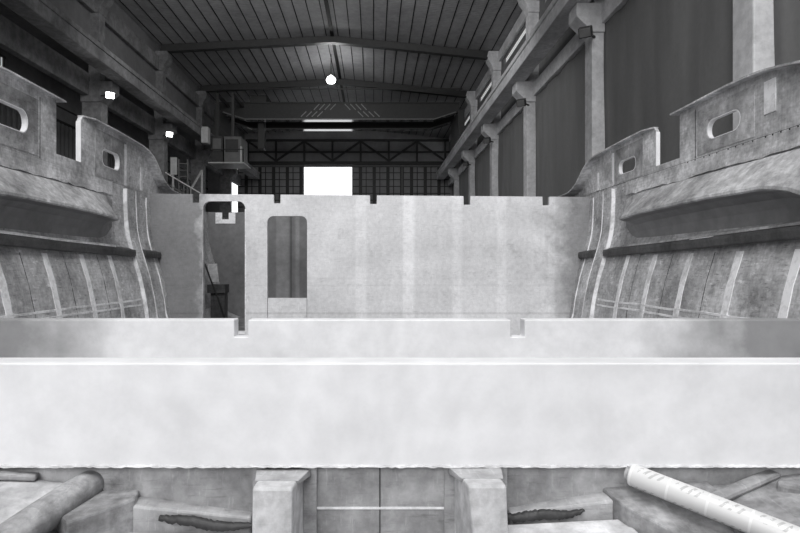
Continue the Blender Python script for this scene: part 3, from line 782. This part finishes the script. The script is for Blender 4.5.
# printed roll
m, nt, b_ = new_mat('printed_film')
co = nt.nodes.new('ShaderNodeTexCoord').outputs['Object']
A, B_ = Vector((1.16, 2.53, -0.945)), Vector((2.16, 1.62, -1.165))
sx = nt.nodes.new('ShaderNodeSeparateXYZ'); nt.links.new(co, sx.inputs[0])
u = mth(nt, 'MULTIPLY', sx.outputs['Z'], 1.0)
per = mth(nt, 'FRACT', mth(nt, 'MULTIPLY', u, 6.6))
ring = mth(nt, 'LESS_THAN', mth(nt, 'ABSOLUTE', mth(nt, 'SUBTRACT', per, 0.06)), 0.03)
ang = mth(nt, 'ARCTAN2', sx.outputs['Y'], sx.outputs['X'])
tw = mth(nt, 'FRACT', mth(nt, 'ADD', mth(nt, 'MULTIPLY', u, 33.0), mth(nt, 'MULTIPLY', ang, 0.95)))
stroke = mth(nt, 'LESS_THAN', tw, 0.40)
msk = mth(nt, 'MULTIPLY', mth(nt, 'GREATER_THAN', per, 0.22), mth(nt, 'LESS_THAN', per, 0.9))
nz = mth(nt, 'GREATER_THAN', noise(nt, co, 38, 2), 0.46)
an = mth(nt, 'LESS_THAN', mth(nt, 'ABSOLUTE', mth(nt, 'SINE', mth(nt, 'MULTIPLY', ang, 1.5))), 0.62)
pr = mth(nt, 'MULTIPLY', mth(nt, 'MULTIPLY', mth(nt, 'MULTIPLY', stroke, msk), nz), an)
v = mth(nt, 'SUBTRACT', mth(nt, 'ADD', 0.62, mth(nt, 'MULTIPLY', ring, 0.10)), mth(nt, 'MULTIPLY', pr, 0.20))
cb = nt.nodes.new('ShaderNodeCombineColor')
for i in range(3): nt.links.new(v, cb.inputs[i])
nt.links.new(cb.outputs[0], b_.inputs['Base Color']); b_.inputs['Roughness'].default_value = 0.35
M['film'] = m
L = (B_-A).length
roll = bpy.data.objects.new('film_roll', None); COL.objects.link(roll)
roll.location = A+Vector((0, 0, H)); roll.rotation_mode = 'QUATERNION'; roll.rotation_quaternion = (B_-A).to_track_quat('Z', 'Y')
tag(roll, 'pale roll with printed pattern lying at the lower right', 'roll')
def local(mb, name, mat, smooth=True):
    me = bpy.data.meshes.new(name); me.from_pydata([Vector(p) for p in mb.v], [], mb.f); me.materials.append(M[mat])
    bm = bmesh.new(); bm.from_mesh(me); bmesh.ops.recalc_face_normals(bm, faces=bm.faces); bm.to_mesh(me); bm.free()
    o = bpy.data.objects.new(name, me); COL.objects.link(o); o.parent = roll
    if smooth: me.shade_smooth()
R = 0.049
pts = [(R*0.93, 0.0), (R, 0.008), (R, 0.25*L), (R, 0.5*L), (R, 0.75*L), (R, L-0.008), (R*0.93, L)]
rings = [[(r*math.cos(2*math.pi*k/32), r*math.sin(2*math.pi*k/32), z) for k in range(32)] for r, z in pts]
inner = [[(0.03*math.cos(2*math.pi*k/32), 0.03*math.sin(2*math.pi*k/32), z) for k in range(32)] for z in (L, 0.0)]
local(MB().loft(rings+inner+[rings[0]], cap=False), 'wrap', 'film')
core = [[(r*math.cos(2*math.pi*k/24), r*math.sin(2*math.pi*k/24), z) for k in range(24)] for r, z in ((0.03, -0.02), (0.03, L+0.02), (0.024, L+0.02), (0.024, -0.02), (0.03, -0.02))]
local(MB().loft(core, cap=False), 'core_tube', 'web')

# ------------------------------------------------------------------ light
wd = bpy.data.worlds.new('sky'); S.world = wd; wd.use_nodes = True
bg = wd.node_tree.nodes['Background']; bg.inputs[0].default_value = (0.97, 0.98, 1.0, 1); bg.inputs[1].default_value = 2.2
def area(name, loc, target, sx, sy, power):
    l = bpy.data.lights.new(name, 'AREA'); l.shape = 'RECTANGLE'; l.size = sx; l.size_y = sy; l.energy = power
    o = bpy.data.objects.new(name, l); COL.objects.link(o); o.location = Vector(loc)+Vector((0, 0, H))
    o.rotation_euler = (Vector(target)-Vector(loc)).to_track_quat('-Z', 'Y').to_euler()
    return o
area('rear_daylight', (-4.0, -11.0, 7.0), (0.2, 10, 0.5), 11, 9, 2250)  # added area light for daylight from behind; the near wall is closed
area('high_bay_row', (0.3, -1.0, 12.5), (0.0, 3.5, 0.0), 10, 7, 1800)
area('far_hall_fill', (RX, 24.0, 12.6), (RX, 36.0, 3.0), 12, 8, 800)  # added unseen area light that brightens the far bays
l = bpy.data.lights.new('high_bay_glow', 'POINT'); l.energy = 700; l.shadow_soft_size = 0.33
o = bpy.data.objects.new('high_bay_glow', l); COL.objects.link(o); o.location = (lx, ly, lz+H)
for x, y in ((-12.1, 26.0), (-12.1, 33.5)):
    l = bpy.data.lights.new('flood', 'SPOT'); l.energy = 250; l.spot_size = 2.2; l.spot_blend = 0.6; l.shadow_soft_size = 0.2
    o = bpy.data.objects.new('flood', l); COL.objects.link(o); o.location = (x, y, 7.85+H)
    o.rotation_euler = Vector((0.45, -0.75, -0.5)).to_track_quat('-Z', 'Y').to_euler()

# ------------------------------------------------------------------ camera
cam = bpy.data.cameras.new('camera'); co_ = bpy.data.objects.new('camera', cam); COL.objects.link(co_)
co_.location = (0, 0, H); co_.rotation_euler = (math.radians(90), 0, 0)
cam.sensor_width = 36.0; cam.lens = F/800*36.0
cam.shift_x = (400-374)/800.0; cam.shift_y = -(266.5-265)/800.0
cam.clip_end = 300; cam.clip_start = 0.05
S.camera = co_
for o in list(bpy.data.objects):
    if '_w' in o: del o['_w']
S.view_settings.view_transform = 'Standard'; S.view_settings.look = 'None'
S.view_settings.gamma = 1.0; S.view_settings.use_curve_mapping = False
S.view_settings.exposure = 0.0
